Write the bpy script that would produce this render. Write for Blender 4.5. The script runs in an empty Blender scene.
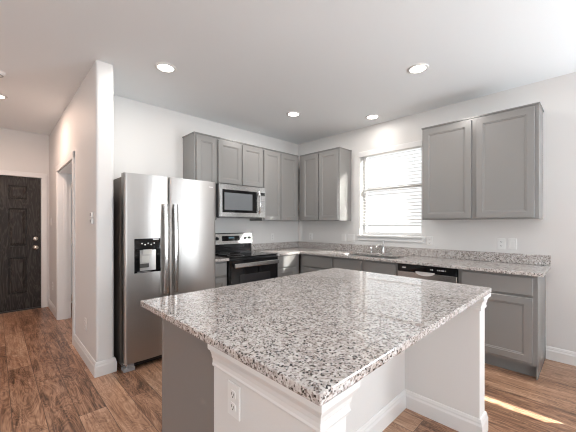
import bpy, bmesh, math, random
from mathutils import Vector, Matrix
random.seed(7)
PI = math.pi
SC = bpy.context.scene
COL = SC.collection

# ------------------------------------------------------------------ camera
cd = bpy.data.cameras.new('camera')
cam = bpy.data.objects.new('camera', cd); COL.objects.link(cam)
cam.location = (-3.8771, -3.6903, 1.321)
cam.rotation_euler = (PI / 2 - 0.0025, 0, 0.7953 - PI / 2)
cd.sensor_width = 36; cd.lens = 299.41 / 576 * 36
cd.shift_y = 8.93 / 576
cd.clip_start = 0.02
SC.camera = cam

# ------------------------------------------------------------------ world, sun, area lamps, exposure
W = bpy.data.worlds.new('sky'); SC.world = W; W.use_nodes = True
wn = W.node_tree.nodes; wl = W.node_tree.links
bg = wn['Background']
W.cycles.sampling_method = 'NONE'
bg.inputs['Color'].default_value = (0.97, 0.985, 1.0, 1)
bg.inputs['Strength'].default_value = 0.85

SUN_DIR = Vector((-1.0, 1.36, -0.83))
sd = bpy.data.lights.new('sun', 'SUN'); sd.energy = 30; sd.angle = 0.0015; sd.color = (1, 0.97, 0.92)
sun = bpy.data.objects.new('sun', sd); COL.objects.link(sun)
sun.location = (12, -16, 14)
sun.rotation_euler = SUN_DIR.to_track_quat('-Z', 'Y').to_euler()

def area(name, loc, aim, sx, sy, power, color=(1, 1, 1), spread=PI):
    d = bpy.data.lights.new(name, 'AREA'); d.shape = 'RECTANGLE'; d.size = sx; d.size_y = sy
    d.energy = power; d.color = color; d.spread = spread
    o = bpy.data.objects.new(name, d); COL.objects.link(o); o.location = loc
    o.rotation_euler = Vector(aim).to_track_quat('-Z', 'Y').to_euler()
    return o
# area lamps for daylight at unseen windows; front and left ones are added fill
area('daylight_living_right', (-0.10, -5.55, 1.50), (-1, 0.25, 0.75), 1.05, 2.3, 120, (0.88, 0.95, 1.0))
area('fill_front', (-4.3, -7.40, 1.45), (0, 1, 1.2), 2.9, 1.9, 112, (0.88, 0.95, 1.0))
area('fill_left', (-7.90, -4.2, 1.45), (1, 0, 0.7), 3.6, 1.9, 25, (0.88, 0.95, 1.0))

area('fill_side_room', (-0.66, 0.75, 1.5), (-1, 0.25, 0), 1.0, 1.2, 18, (0.85, 0.93, 1.0))  # added lamp inside the windowless side room, in place of daylight

SC.view_settings.view_transform = 'Standard'
SC.view_settings.look = 'None'
SC.view_settings.gamma = 1
SC.view_settings.use_curve_mapping = False
SC.view_settings.exposure = 0.66
SC.cycles.filter_width = 1.1
SC.cycles.max_bounces = 10
SC.cycles.diffuse_bounces = 6
SC.cycles.sample_clamp_indirect = 3
SC.cycles.caustics_reflective = False
SC.cycles.caustics_refractive = False
SC.cycles.use_adaptive_sampling = False
SC.cycles.use_light_tree = False

# ------------------------------------------------------------------ materials
def mat(name, col, rough=0.5, metal=0.0, spec=0.5, **kw):
    m = bpy.data.materials.new(name); m.use_nodes = True
    p = m.node_tree.nodes['Principled BSDF']
    p.inputs['Base Color'].default_value = (*col, 1)
    p.inputs['Roughness'].default_value = rough
    p.inputs['Metallic'].default_value = metal
    p.inputs['Specular IOR Level'].default_value = spec
    for k, v in kw.items():
        p.inputs[k].default_value = v
    return m

def nd(m, t, **props):
    n = m.node_tree.nodes.new(t)
    for k, v in props.items(): setattr(n, k, v)
    return n
def lk(m, a, b): m.node_tree.links.new(a, b)
def ramp(m, stops, interp='LINEAR'):
    r = nd(m, 'ShaderNodeValToRGB'); e = r.color_ramp; e.interpolation = interp
    while len(e.elements) < len(stops): e.elements.new(0.5)
    for el, (p, c) in zip(e.elements, stops):
        el.position = p; el.color = (*c, 1) if len(c) == 3 else c
    return r
def mth(m, op, a, b=None):
    n = nd(m, 'ShaderNodeMath', operation=op)
    for i, v in enumerate((a, b)):
        if v is None: continue
        if isinstance(v, (int, float)): n.inputs[i].default_value = v
        else: lk(m, v, n.inputs[i])
    return n.outputs[0]

def paint(name, col, rough=0.55, bump=0.04, scale=180, spec=0.3):
    m = mat(name, col, rough, spec=spec)
    p = m.node_tree.nodes['Principled BSDF']
    tc = nd(m, 'ShaderNodeTexCoord'); nz = nd(m, 'ShaderNodeTexNoise')
    nz.inputs['Scale'].default_value = scale; nz.inputs['Detail'].default_value = 3
    b = nd(m, 'ShaderNodeBump'); b.inputs['Strength'].default_value = bump; b.inputs['Distance'].default_value = 0.002
    lk(m, tc.outputs['Object'], nz.inputs['Vector']); lk(m, nz.outputs['Fac'], b.inputs['Height'])
    lk(m, b.outputs['Normal'], p.inputs['Normal'])
    return m

M_wall = paint('wall_paint', (0.71, 0.70, 0.69), 0.6, 0.12, 120)
M_ceil = paint('ceiling_paint', (0.83, 0.86, 0.88), 0.75, 0.25, 70)
M_trim = paint('white_trim_paint', (0.75, 0.745, 0.74), 0.3, 0.01, 60, 0.5)
M_cab = paint('grey_cabinet_paint', (0.228, 0.223, 0.218), 0.27, 0.015, 90, 0.55)
M_kick = paint('toe_kick_paint', (0.20, 0.20, 0.20), 0.4, 0.01, 90)
M_black = mat('black_plastic', (0.012, 0.012, 0.013), 0.3)
M_bglass = mat('black_glass', (0.006, 0.006, 0.007), 0.04, spec=0.4)
M_fside = paint('dark_textured_metal', (0.17, 0.145, 0.13), 0.4, 0.05, 300)
M_handle = mat('polished_handle_steel', (0.78, 0.77, 0.76), 0.22, 1.0)
M_silver = mat('silver_plastic', (0.62, 0.61, 0.60), 0.3)
M_dark = mat('dark_metal', (0.05, 0.047, 0.045), 0.4, 0.4)
M_chrome = mat('chrome', (0.82, 0.82, 0.83), 0.07, 1.0)
M_nickel = mat('satin_nickel', (0.72, 0.68, 0.62), 0.22, 1.0)
M_plate = mat('white_plastic', (0.78, 0.775, 0.765), 0.3)
M_slot = mat('dark_slot', (0.05, 0.05, 0.05), 0.6)
M_icon = mat('printed_white_mark', (0.75, 0.75, 0.75), 0.5)
M_sticker = mat('paper_sticker', (0.50, 0.49, 0.46), 0.6)
M_concrete = paint('outdoor_concrete', (0.45, 0.43, 0.40), 0.9, 0.1, 30)
M_button = mat('grey_button', (0.35, 0.35, 0.36), 0.4)

def steel(name, col, rough, vertical=True, aniso=0.7):
    m = mat(name, col, rough, 1.0)
    p = m.node_tree.nodes['Principled BSDF']
    p.inputs['Anisotropic'].default_value = aniso; p.inputs['Anisotropic Rotation'].default_value = 0.25
    tc = nd(m, 'ShaderNodeTexCoord'); mp = nd(m, 'ShaderNodeMapping')
    mp.inputs['Scale'].default_value = (6, 6, 700) if vertical else (700, 6, 6)
    nz = nd(m, 'ShaderNodeTexNoise'); nz.inputs['Scale'].default_value = 1; nz.inputs['Detail'].default_value = 2
    b = nd(m, 'ShaderNodeBump'); b.inputs['Strength'].default_value = 0.03; b.inputs['Distance'].default_value = 0.001
    tg = nd(m, 'ShaderNodeTangent', direction_type='RADIAL', axis='Z')
    lk(m, tc.outputs['Object'], mp.inputs['Vector']); lk(m, mp.outputs['Vector'], nz.inputs['Vector'])
    lk(m, nz.outputs['Fac'], b.inputs['Height']); lk(m, b.outputs['Normal'], p.inputs['Normal'])
    lk(m, tg.outputs['Tangent'], p.inputs['Tangent'])
    return m
M_steel = steel('brushed_steel', (0.44, 0.42, 0.405), 0.34)
M_steel2 = mat('plain_steel', (0.58, 0.57, 0.56), 0.25, 1.0)
M_sink = mat('sink_steel', (0.5, 0.5, 0.5), 0.3, 1.0)

def emis(name, col, s):
    m = bpy.data.materials.new(name); m.use_nodes = True
    nt = m.node_tree; nt.nodes.clear()
    e = nt.nodes.new('ShaderNodeEmission'); o = nt.nodes.new('ShaderNodeOutputMaterial')
    e.inputs[0].default_value = (*col, 1); e.inputs[1].default_value = s
    nt.links.new(e.outputs[0], o.inputs[0]); m.cycles.emission_sampling = 'NONE'; return m
M_lens = emis('lamp_lens_light', (1.0, 0.94, 0.86), 9)
M_disp = emis('display_light', (0.25, 0.45, 0.55), 0.25)

def glassm():
    m = bpy.data.materials.new('window_glass'); m.use_nodes = True
    nt = m.node_tree; nt.nodes.clear()
    t = nt.nodes.new('ShaderNodeBsdfTransparent'); g = nt.nodes.new('ShaderNodeBsdfGlossy')
    g.inputs['Roughness'].default_value = 0.0
    t.inputs[0].default_value = (0.96, 0.97, 0.97, 1)
    x = nt.nodes.new('ShaderNodeMixShader'); o = nt.nodes.new('ShaderNodeOutputMaterial')
    x.inputs[0].default_value = 0.06
    nt.links.new(t.outputs[0], x.inputs[1]); nt.links.new(g.outputs[0], x.inputs[2]); nt.links.new(x.outputs[0], o.inputs[0])
    return m
M_glass = glassm()

def blindm():
    m = bpy.data.materials.new('white_blind_slat'); m.use_nodes = True
    nt = m.node_tree; p = nt.nodes['Principled BSDF']; o = nt.nodes['Material Output']
    p.inputs['Base Color'].default_value = (0.60, 0.58, 0.56, 1); p.inputs['Roughness'].default_value = 0.4
    t = nt.nodes.new('ShaderNodeBsdfTranslucent'); t.inputs[0].default_value = (0.85, 0.82, 0.78, 1)
    x = nt.nodes.new('ShaderNodeMixShader'); x.inputs[0].default_value = 0.03
    nt.links.new(p.outputs[0], x.inputs[1]); nt.links.new(t.outputs[0], x.inputs[2]); nt.links.new(x.outputs[0], o.inputs[0])
    return m
M_blind = blindm()

def granite():
    m = mat('speckled_granite', (0.7, 0.68, 0.66), 0.03, spec=0.65)
    p = m.node_tree.nodes['Principled BSDF']
    tc = nd(m, 'ShaderNodeTexCoord')
    nz = nd(m, 'ShaderNodeTexNoise'); nz.inputs['Scale'].default_value = 120; nz.inputs['Detail'].default_value = 2
    lk(m, tc.outputs['Object'], nz.inputs['Vector'])
    vm = nd(m, 'ShaderNodeVectorMath', operation='MULTIPLY_ADD')
    lk(m, nz.outputs['Color'], vm.inputs[0]); vm.inputs[1].default_value = (0.007, 0.007, 0.007)
    lk(m, tc.outputs['Object'], vm.inputs[2])
    v1 = nd(m, 'ShaderNodeTexVoronoi'); v1.inputs['Scale'].default_value = 185
    v2 = nd(m, 'ShaderNodeTexVoronoi'); v2.inputs['Scale'].default_value = 100
    cl = nd(m, 'ShaderNodeTexNoise'); cl.inputs['Scale'].default_value = 28; cl.inputs['Detail'].default_value = 2
    for v in (v1, v2): lk(m, vm.outputs[0], v.inputs['Vector'])
    lk(m, tc.outputs['Object'], cl.inputs['Vector'])
    s1 = nd(m, 'ShaderNodeSeparateColor'); lk(m, v1.outputs['Color'], s1.inputs[0])
    s2 = nd(m, 'ShaderNodeSeparateColor'); lk(m, v2.outputs['Color'], s2.inputs[0])
    # feldspar ground: pale crystals against pinkish grey
    r2 = ramp(m, [(0.0, (0.42, 0.38, 0.36)), (0.18, (0.50, 0.46, 0.44)), (0.42, (0.585, 0.55, 0.53)), (0.76, (0.66, 0.64, 0.625))], 'CONSTANT')
    lk(m, s2.outputs[1], r2.inputs[0])
    # mica and smoky quartz specks
    f1 = mth(m, 'ADD', s1.outputs[0], mth(m, 'MULTIPLY', mth(m, 'SUBTRACT', cl.outputs['Fac'], 0.5), 0.30))
    r1 = ramp(m, [(0.0, (0.04, 0.035, 0.035)), (0.075, (0.16, 0.14, 0.13)), (0.125, (0.46, 0.42, 0.40)), (0.24, (0.80, 0.78, 0.77)), (0.36, (1, 1, 1))], 'CONSTANT')
    lk(m, f1, r1.inputs[0])
    mx = nd(m, 'ShaderNodeMix', data_type='RGBA', blend_type='MULTIPLY'); mx.inputs[0].default_value = 1.0
    lk(m, r2.outputs[0], mx.inputs[6]); lk(m, r1.outputs[0], mx.inputs[7])
    lk(m, mx.outputs[2], p.inputs['Base Color'])
    return m
M_gran = granite()

def woodfloor():
    m = mat('brown_plank_floor', (0.2, 0.12, 0.08), 0.3, spec=0.5)
    p = m.node_tree.nodes['Principled BSDF']
    tc = nd(m, 'ShaderNodeTexCoord'); sp = nd(m, 'ShaderNodeSeparateXYZ'); lk(m, tc.outputs['Object'], sp.inputs[0])
    cb = nd(m, 'ShaderNodeCombineXYZ'); lk(m, sp.outputs[1], cb.inputs[0]); lk(m, sp.outputs[0], cb.inputs[1])
    br = nd(m, 'ShaderNodeTexBrick', offset=0.37, offset_frequency=2)
    br.inputs['Scale'].default_value = 1; br.inputs['Brick Width'].default_value = 1.22; br.inputs['Row Height'].default_value = 0.165
    br.inputs['Mortar Size'].default_value = 0.0022; br.inputs['Mortar Smooth'].default_value = 0.4
    br.inputs['Color1'].default_value = (0, 0, 0, 1); br.inputs['Color2'].default_value = (1, 1, 1, 1); br.inputs['Mortar'].default_value = (0.5, 0.5, 0.5, 1)
    lk(m, cb.outputs[0], br.inputs['Vector'])
    rnd = nd(m, 'ShaderNodeSeparateColor'); lk(m, br.outputs['Color'], rnd.inputs[0]); R = rnd.outputs[0]
    c2 = nd(m, 'ShaderNodeCombineXYZ')
    lk(m, mth(m, 'MULTIPLY', sp.outputs[1], 2.2), c2.inputs[0]); lk(m, mth(m, 'MULTIPLY', sp.outputs[0], 26), c2.inputs[1])
    lk(m, mth(m, 'MULTIPLY', R, 37), c2.inputs[2])
    n1 = nd(m, 'ShaderNodeTexNoise'); n1.inputs['Scale'].default_value = 1; n1.inputs['Detail'].default_value = 7
    n1.inputs['Roughness'].default_value = 0.68; n1.inputs['Distortion'].default_value = 1.6
    lk(m, c2.outputs[0], n1.inputs['Vector'])
    c3 = nd(m, 'ShaderNodeCombineXYZ')
    lk(m, mth(m, 'MULTIPLY', sp.outputs[1], 1.3), c3.inputs[0]); lk(m, mth(m, 'MULTIPLY', sp.outputs[0], 5), c3.inputs[1])
    lk(m, mth(m, 'MULTIPLY', R, 91), c3.inputs[2])
    n2 = nd(m, 'ShaderNodeTexNoise'); n2.inputs['Scale'].default_value = 1.6; n2.inputs['Detail'].default_value = 3; n2.inputs['Distortion'].default_value = 1.0
    lk(m, c3.outputs[0], n2.inputs['Vector'])
    # cathedral grain: rings of the low noise
    ring = mth(m, 'SINE', mth(m, 'MULTIPLY', n2.outputs['Fac'], 95))
    g = mth(m, 'ADD', mth(m, 'MULTIPLY', n1.outputs['Fac'], 0.85), mth(m, 'MULTIPLY', ring, 0.06))
    g = mth(m, 'ADD', g, mth(m, 'MULTIPLY', mth(m, 'SUBTRACT', R, 0.5), 0.16))
    g = mth(m, 'ADD', g, mth(m, 'MULTIPLY', mth(m, 'SUBTRACT', n2.outputs['Fac'], 0.5), 0.35))
    r = ramp(m, [(0.21, (0.075, 0.036, 0.021)), (0.35, (0.235, 0.120, 0.070)), (0.51, (0.405, 0.232, 0.146)), (0.69, (0.58, 0.395, 0.275))])
    lk(m, g, r.inputs[0])
    mx = nd(m, 'ShaderNodeMix', data_type='RGBA'); lk(m, br.outputs['Fac'], mx.inputs[0])
    lk(m, r.outputs[0], mx.inputs[6]); mx.inputs[7].default_value = (0.085, 0.05, 0.035, 1)
    lk(m, mx.outputs[2], p.inputs['Base Color'])
    b = nd(m, 'ShaderNodeBump'); b.inputs['Strength'].default_value = 0.25; b.inputs['Distance'].default_value = 0.003
    lk(m, mth(m, 'SUBTRACT', n1.outputs['Fac'], mth(m, 'MULTIPLY', br.outputs['Fac'], 0.8)), b.inputs['Height'])
    lk(m, b.outputs['Normal'], p.inputs['Normal'])
    return m
M_floor = woodfloor()

def darkwood():
    m = mat('dark_stained_wood', (0.03, 0.025, 0.022), 0.5, spec=0.25)
    p = m.node_tree.nodes['Principled BSDF']
    tc = nd(m, 'ShaderNodeTexCoord'); mp = nd(m, 'ShaderNodeMapping'); mp.inputs['Scale'].default_value = (9, 9, 1.2)
    lk(m, tc.outputs['Object'], mp.inputs['Vector'])
    nz = nd(m, 'ShaderNodeTexNoise'); nz.inputs['Scale'].default_value = 1.3; nz.inputs['Detail'].default_value = 4; nz.inputs['Distortion'].default_value = 0.8
    lk(m, mp.outputs[0], nz.inputs['Vector'])
    ring = mth(m, 'SINE', mth(m, 'MULTIPLY', nz.outputs['Fac'], 55))
    r = ramp(m, [(0.0, (0.022, 0.018, 0.016)), (0.6, (0.028, 0.023, 0.021)), (1.0, (0.058, 0.051, 0.046))])
    lk(m, mth(m, 'ADD', mth(m, 'MULTIPLY', ring, 0.5), 0.5), r.inputs[0]); lk(m, r.outputs[0], p.inputs['Base Color'])
    return m
M_dwood = darkwood()

# ------------------------------------------------------------------ mesh builder
class MB:
    def __init__(s): s.v = []; s.f = []; s.sm = []
    def add(s, vs, fs, smooth=False):
        o = len(s.v); s.v += [tuple(v) for v in vs]
        for f in fs: s.f.append([i + o for i in f]); s.sm.append(smooth)
        return s
    def addbm(s, bm, smooth=False):
        bm.verts.index_update()
        s.add([v.co[:] for v in bm.verts], [[v.index for v in f.verts] for f in bm.faces], smooth); bm.free(); return s
    def box(s, x0, x1, y0, y1, z0, z1, bev=0.0, seg=1):
        bm = bmesh.new(); bmesh.ops.create_cube(bm, size=1)
        for v in bm.verts:
            v.co = Vector(((x0 + x1) / 2 + v.co.x * (x1 - x0), (y0 + y1) / 2 + v.co.y * (y1 - y0), (z0 + z1) / 2 + v.co.z * (z1 - z0)))
        if bev: bmesh.ops.bevel(bm, geom=bm.edges[:], offset=bev, segments=seg, affect='EDGES', profile=0.5)
        return s.addbm(bm)
    def cyl(s, p, q, r, n=24, r2=None, cap=True):
        p = Vector(p); q = Vector(q); d = (q - p).normalized()
        a = d.orthogonal().normalized(); b = d.cross(a)
        r2 = r if r2 is None else r2
        vs = [p + (a * math.cos(t) + b * math.sin(t)) * r for t in [2 * PI * i / n for i in range(n)]]
        vs += [q + (a * math.cos(t) + b * math.sin(t)) * r2 for t in [2 * PI * i / n for i in range(n)]]
        s.add(vs, [[i, (i + 1) % n, (i + 1) % n + n, i + n] for i in range(n)], True)
        if cap:
            s.add(vs[:n], [list(range(n))[::-1]]); s.add(vs[n:], [list(range(n))])
        return s
    def tube(s, pts, r, n=12):
        pts = [Vector(p) for p in pts]; rs = r if isinstance(r, (list, tuple)) else [r] * len(pts)
        vs = []; a = None
        for i, p in enumerate(pts):
            d = (pts[min(i + 1, len(pts) - 1)] - pts[max(i - 1, 0)]).normalized()
            a = d.orthogonal().normalized() if a is None else (a - d * a.dot(d)).normalized()
            b = d.cross(a)
            vs += [p + (a * math.cos(2 * PI * k / n) + b * math.sin(2 * PI * k / n)) * rs[i] for k in range(n)]
        fs = []
        for i in range(len(pts) - 1):
            for k in range(n):
                fs.append([i * n + k, i * n + (k + 1) % n, (i + 1) * n + (k + 1) % n, (i + 1) * n + k])
        s.add(vs, fs, True)
        m = len(pts) - 1
        s.add(vs[:n], [list(range(n))[::-1]]); s.add(vs[m * n:], [list(range(n))]); return s
    def lathe(s, c, prof, n=32, axis='z'):
        c = Vector(c); vs = []
        for (r, h) in prof:
            for k in range(n):
                t = 2 * PI * k / n; x, y = r * math.cos(t), r * math.sin(t)
                vs.append(c + (Vector((x, y, h)) if axis == 'z' else Vector((x, h, y)) if axis == 'y' else Vector((h, x, y))))
        fs = [[i * n + k, i * n + (k + 1) % n, (i + 1) * n + (k + 1) % n, (i + 1) * n + k] for i in range(len(prof) - 1) for k in range(n)]
        return s.add(vs, fs, True)
    def rings(s, rects, cap=True):
        """rects: list of (x0,x1,z0,z1,y): nested rectangles joined front to back (facing -y)"""
        vs = []
        for (x0, x1, z0, z1, y) in rects: vs += [(x0, y, z0), (x1, y, z0), (x1, y, z1), (x0, y, z1)]
        fs = []
        for i in range(len(rects) - 1):
            for k in range(4): fs.append([i * 4 + k, i * 4 + (k + 1) % 4, i * 4 + 4 + (k + 1) % 4, i * 4 + 4 + k])
        if cap: fs.append([len(vs) - 4 + k for k in range(4)]); fs.append([3, 2, 1, 0])
        return s.add(vs, fs)
    def shaker(s, x0, x1, z0, z1, yb, yf, fr=0.058):
        R = lambda i, y: (x0 + i, x1 - i, z0 + i, z1 - i, y)
        return s.rings([R(0, yb), R(0, yf + 0.003), R(0.003, yf), R(fr, yf), R(fr + 0.003, yf + 0.004), R(fr + 0.012, yf + 0.005), R(fr + 0.015, yf + 0.010)])
    def prism(s, prof, axis, a0, a1):
        """prof: 2D points; axis 'x': prof=(y,z), 'y': prof=(x,z), 'z': prof=(x,y)"""
        mk = {'x': lambda a, p: (a, p[0], p[1]), 'y': lambda a, p: (p[0], a, p[1]), 'z': lambda a, p: (p[0], p[1], a)}[axis]
        n = len(prof)
        vs = [mk(a0, p) for p in prof] + [mk(a1, p) for p in prof]
        s.add(vs, [[i, (i + 1) % n, (i + 1) % n + n, i + n] for i in range(n)] + [list(range(n))[::-1], [i + n for i in range(n)]])
        return s
    def grid(s, us, vs_, inside, axis, a0, a1, bev=0.0, bevtest=None):
        """solid from kept cells of a grid, thick along axis"""
        mk = {'x': lambda a, u, v: (a, u, v), 'y': lambda a, u, v: (u, a, v), 'z': lambda a, u, v: (u, v, a)}[axis]
        bm = bmesh.new(); d = {}
        def V(i, j):
            if (i, j) not in d: d[i, j] = bm.verts.new(mk(a0, us[i], vs_[j]))
            return d[i, j]
        for i in range(len(us) - 1):
            for j in range(len(vs_) - 1):
                if inside((us[i] + us[i + 1]) / 2, (vs_[j] + vs_[j + 1]) / 2):
                    bm.faces.new([V(i, j), V(i + 1, j), V(i + 1, j + 1), V(i, j + 1)])
        e = bmesh.ops.extrude_face_region(bm, geom=bm.faces[:])
        for g in e['geom']:
            if isinstance(g, bmesh.types.BMVert):
                g.co['xyz'.index(axis)] = a1
        bmesh.ops.recalc_face_normals(bm, faces=bm.faces[:])
        bmesh.ops.dissolve_limit(bm, angle_limit=0.01, verts=bm.verts[:], edges=bm.edges[:])
        if bev:
            es = [x for x in bm.edges if len(x.link_faces) == 2 and x.calc_face_angle() > 1.0 and (bevtest is None or bevtest(x))]
            bmesh.ops.bevel(bm, geom=es, offset=bev, segments=3, affect='EDGES', profile=0.5)
        return s.addbm(bm)
    def build(s, name, m, parent=None, loc=None, origin=(0, 0, 0)):
        """verts are in the parent's frame (or the world), 'origin' is taken off them"""
        me = bpy.data.meshes.new(name)
        o3 = Vector(origin)
        me.from_pydata([tuple(Vector(v) - o3) for v in s.v], [], s.f); me.update()
        bm = bmesh.new(); bm.from_mesh(me); bmesh.ops.recalc_face_normals(bm, faces=bm.faces[:]); bm.to_mesh(me); bm.free()
        for p, sm in zip(me.polygons, s.sm): p.use_smooth = sm
        me.materials.append(m)
        o = bpy.data.objects.new(name, me); COL.objects.link(o)
        if parent is not None: o.parent = parent
        o.location = loc if loc is not None else origin
        return o

def wrap(mb, prof, pts, closed=False):
    """sweep a profile (outward offset, z) along a plan polyline with mitred corners"""
    n = len(pts); segs = []
    vs = []; m = len(prof)
    for i, p in enumerate(pts):
        p = Vector(p)
        def nrm(a, b2):
            d = (Vector(b2) - Vector(a)).normalized(); return Vector((d.y, -d.x))
        if i == 0: o = nrm(pts[0], pts[1])
        elif i == n - 1: o = nrm(pts[-2], pts[-1])
        else:
            a, b2 = nrm(pts[i - 1], p), nrm(p, pts[i + 1]); o = (a + b2) / (1 + a.dot(b2))
        vs += [(p.x + o.x * u, p.y + o.y * u, z) for u, z in prof]
    fs = [[i * m + k, i * m + (k + 1) % m, (i + 1) * m + (k + 1) % m, (i + 1) * m + k] for i in range(n - 1) for k in range(m)]
    fs += [list(range(m))[::-1], [(n - 1) * m + k for k in range(m)]]
    return mb.add(vs, fs)

def thing(name, label, cat, loc=(0, 0, 0), rotz=0.0, group=None):
    o = bpy.data.objects.new(name, None); COL.objects.link(o); o.empty_display_size = 0.1
    o.location = loc; o.rotation_euler = (0, 0, rotz); o['label'] = label; o['category'] = cat
    if group: o['group'] = group
    return o
def tag(o, label, cat, group=None):
    o['label'] = label; o['category'] = cat
    if group: o['group'] = group
    return o
def struct(o): o['kind'] = 'structure'; return o
def lab(o, t): o['label'] = t; return o
def dup(root, loc, rotz, label, group=None):
    r = root.copy(); COL.objects.link(r); r.location = loc; r.rotation_euler = (0, 0, rotz); r['label'] = label
    if group: r['group'] = group
    for ch in list(root.children):
        c = ch.copy(); COL.objects.link(c); c.parent = r
        for g in list(ch.children):
            q = g.copy(); COL.objects.link(q); q.parent = c
    return r
RW = -PI / 2      # turns a thing built facing -y into one facing -x (on the window wall)

# ------------------------------------------------------------------ the setting
H = 2.743
struct(MB().box(-8.1, 0.0, -7.6, 2.54, -0.10, 0.0).build('floor', M_floor))
struct(MB().box(-8.1, 0.16, -7.6, 2.54, H, H + 0.12).build('ceiling', M_ceil))
struct(MB().box(-30, 40, -40, 30, -0.22, -0.12).build('ground', M_concrete))

WY0, WY1, WZ0, WZ1 = -2.165, -1.262, 1.16, 2.375     # kitchen window opening
LZ0 = 0.955
QY0, QY1 = -6.70, -5.78  # opening of an unseen window added to match the wide lamp
LY0, LY1 = -5.42, -4.40                              # living room window in the same wall
def in_right(y, z):
    if WZ0 < z < WZ1 and WY0 < y < WY1: return False
    if LZ0 < z < WZ1 and (LY0 < y < LY1 or QY0 < y < QY1): return False
    return True
struct(MB().grid([-7.6, QY0, QY1, LY0, LY1, WY0, WY1, 0.0], [-0.1, LZ0, WZ0, WZ1, H], in_right, 'x', 0.0, 0.16).build('wall_right', M_wall))
struct(MB().box(-3.11, 0.16, 0.0, 0.12, 0.0, H).build('wall_back', M_wall))
# partition between kitchen and hall with its rounded free end and the side room's door opening
DY0, DY1, DZ = 0.335, 1.475, 2.045
def in_part(y, z): return not (DY0 < y < DY1 and z < DZ)
def bull(e):
    a, b = e.verts[0].co, e.verts[1].co
    return abs(a.y + 0.68) < 1e-4 and abs(b.y + 0.68) < 1e-4 and abs(a.z - b.z) > 1
struct(MB().grid([-0.68, DY0, DY1, 2.42], [0.0, DZ, H], in_part, 'x', -3.25, -3.11, 0.02, bull).build('wall_hall', M_wall))
# entry wall with the front door opening
FX0, FX1, FZ = -4.29, -3.335, 2.06
struct(MB().grid([-8.1, FX0, FX1, 0.16], [0.0, FZ, H], lambda x, z: not (FX0 < x < FX1 and z < FZ), 'y', 2.42, 2.54).build('wall_entry', M_wall))
struct(MB().box(-4.82, -4.70, 0.0, 2.42, 0.0, H).build('wall_hall_side', M_wall))
struct(MB().box(-8.0, -4.82, 0.0, 0.12, 0.0, H).build('wall_living_back', M_wall))
# far walls of the living room, with large unseen windows added for the fill lamps
struct(MB().grid([-8.1, -5.8, -2.8, 0.0], [-0.1, 0.5, 2.4, H], lambda x, z: not (-5.8 < x < -2.8 and 0.5 < z < 2.4), 'y', -7.6, -7.45).build('wall_front', M_wall))
struct(MB().grid([-7.45, -6.0, -2.4, 0.12], [-0.1, 0.5, 2.4, H], lambda y, z: not (-6.0 < y < -2.4 and 0.5 < z < 2.4), 'x', -8.1, -7.95).build('wall_left', M_wall))
struct(MB().box(-0.62, -0.50, 0.12, 2.42, 0.0, H).build('wall_side_room', M_wall))

# baseboards
BB = [(0, 0), (0.016, 0), (0.016, 0.085), (0.011, 0.098), (0.011, 0.108), (0.006, 0.122), (0, 0.126)]
def bbx(x, s, y0, y1): return MB().prism([(x + s * p, z) for p, z in BB], 'y', y0, y1)
def bby(mb, y, s, x0, x1): return mb.prism([(y + s * p, z) for p, z in BB], 'x', x0, x1)
struct(bbx(0.0, -1, -7.45, -3.365).build('baseboard_right', M_trim))
b = wrap(MB(), BB, [(-3.25, 0.262), (-3.25, -0.68), (-3.11, -0.68), (-3.11, -0.02)])
struct(b.build('baseboard_partition', M_trim))
struct(bbx(-3.25, -1, 1.55, 2.42).build('baseboard_hall', M_trim))
struct(bby(MB(), 2.42, -1, -4.7, FX0 - 0.085).build('baseboard_entry', M_trim))

# front door: dark six-panel slab in a white frame
d1 = MB()
fx0, fx1, fz0, fz1, yf = -4.265, -3.353, 0.02, 2.045, 2.435
xs = [fx0, -4.095, -3.885, -3.732, -3.52, fx1]; zs = [fz0, 0.262, 0.817, 0.985, 1.562, 1.694, 1.905, fz1]
for i in range(5):
    for j in range(7):
        x0, x1, z0, z1 = xs[i], xs[i + 1], zs[j], zs[j + 1]
        if i in (1, 3) and j in (1, 3, 5):
            R = lambda q, y: (x0 + q, x1 - q, z0 + q, z1 - q, y)
            d1.rings([R(0, yf), R(0.004, yf + 0.022), R(0.020, yf + 0.022), R(0.024, yf + 0.010), R(0.055, yf + 0.003)], cap=False)
            a = R(0.055, yf + 0.003)
            d1.add([(a[0], a[4], a[2]), (a[1], a[4], a[2]), (a[1], a[4], a[3]), (a[0], a[4], a[3])], [[0, 1, 2, 3]])
        else:
            d1.add([(x0, yf, z0), (x1, yf, z0), (x1, yf, z1), (x0, yf, z1)], [[0, 1, 2, 3]])
d1.box(fx0, fx1, yf + 0.023, yf + 0.045, fz0, fz1)
o = struct(d1.build('door_1', M_dwood, origin=(-3.81, yf, 0.02)))
def rel(mb, name, m, par): return mb.build(name, m, par, loc=tuple(-Vector(par.location)))
kn = MB(); kn.lathe((-3.418, yf, 0.957), [(0.0, -0.070), (0.022, -0.068), (0.033, -0.054), (0.033, -0.044), (0.016, -0.030), (0.013, -0.012), (0.036, -0.010), (0.037, 0.0)], 20, 'y')
lab(rel(kn, 'door_knob', M_nickel, o), 'satin nickel door knob')
kn = MB(); kn.lathe((-3.418, yf, 1.095), [(0.0, -0.028), (0.026, -0.027), (0.032, -0.020), (0.036, -0.008), (0.037, 0.0)], 20, 'y').box(-3.422, -3.414, yf - 0.038, yf - 0.02, 1.08, 1.11, 0.002)
lab(rel(kn, 'deadbolt', M_nickel, o), 'satin nickel deadbolt')
t = MB()
CW = 0.072
def casing_y(mb, x0, x1, z, y, s):      # trim round an opening on a wall facing -y
    for (p, q) in ((x0 - CW, x0), (x1, x1 + CW)):
        mb.box(p, q, y - 0.018, y, 0, z + CW, 0.004)
    mb.box(x0 - CW, x1 + CW, y - 0.0185, y, z, z + CW, 0.004)
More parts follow.
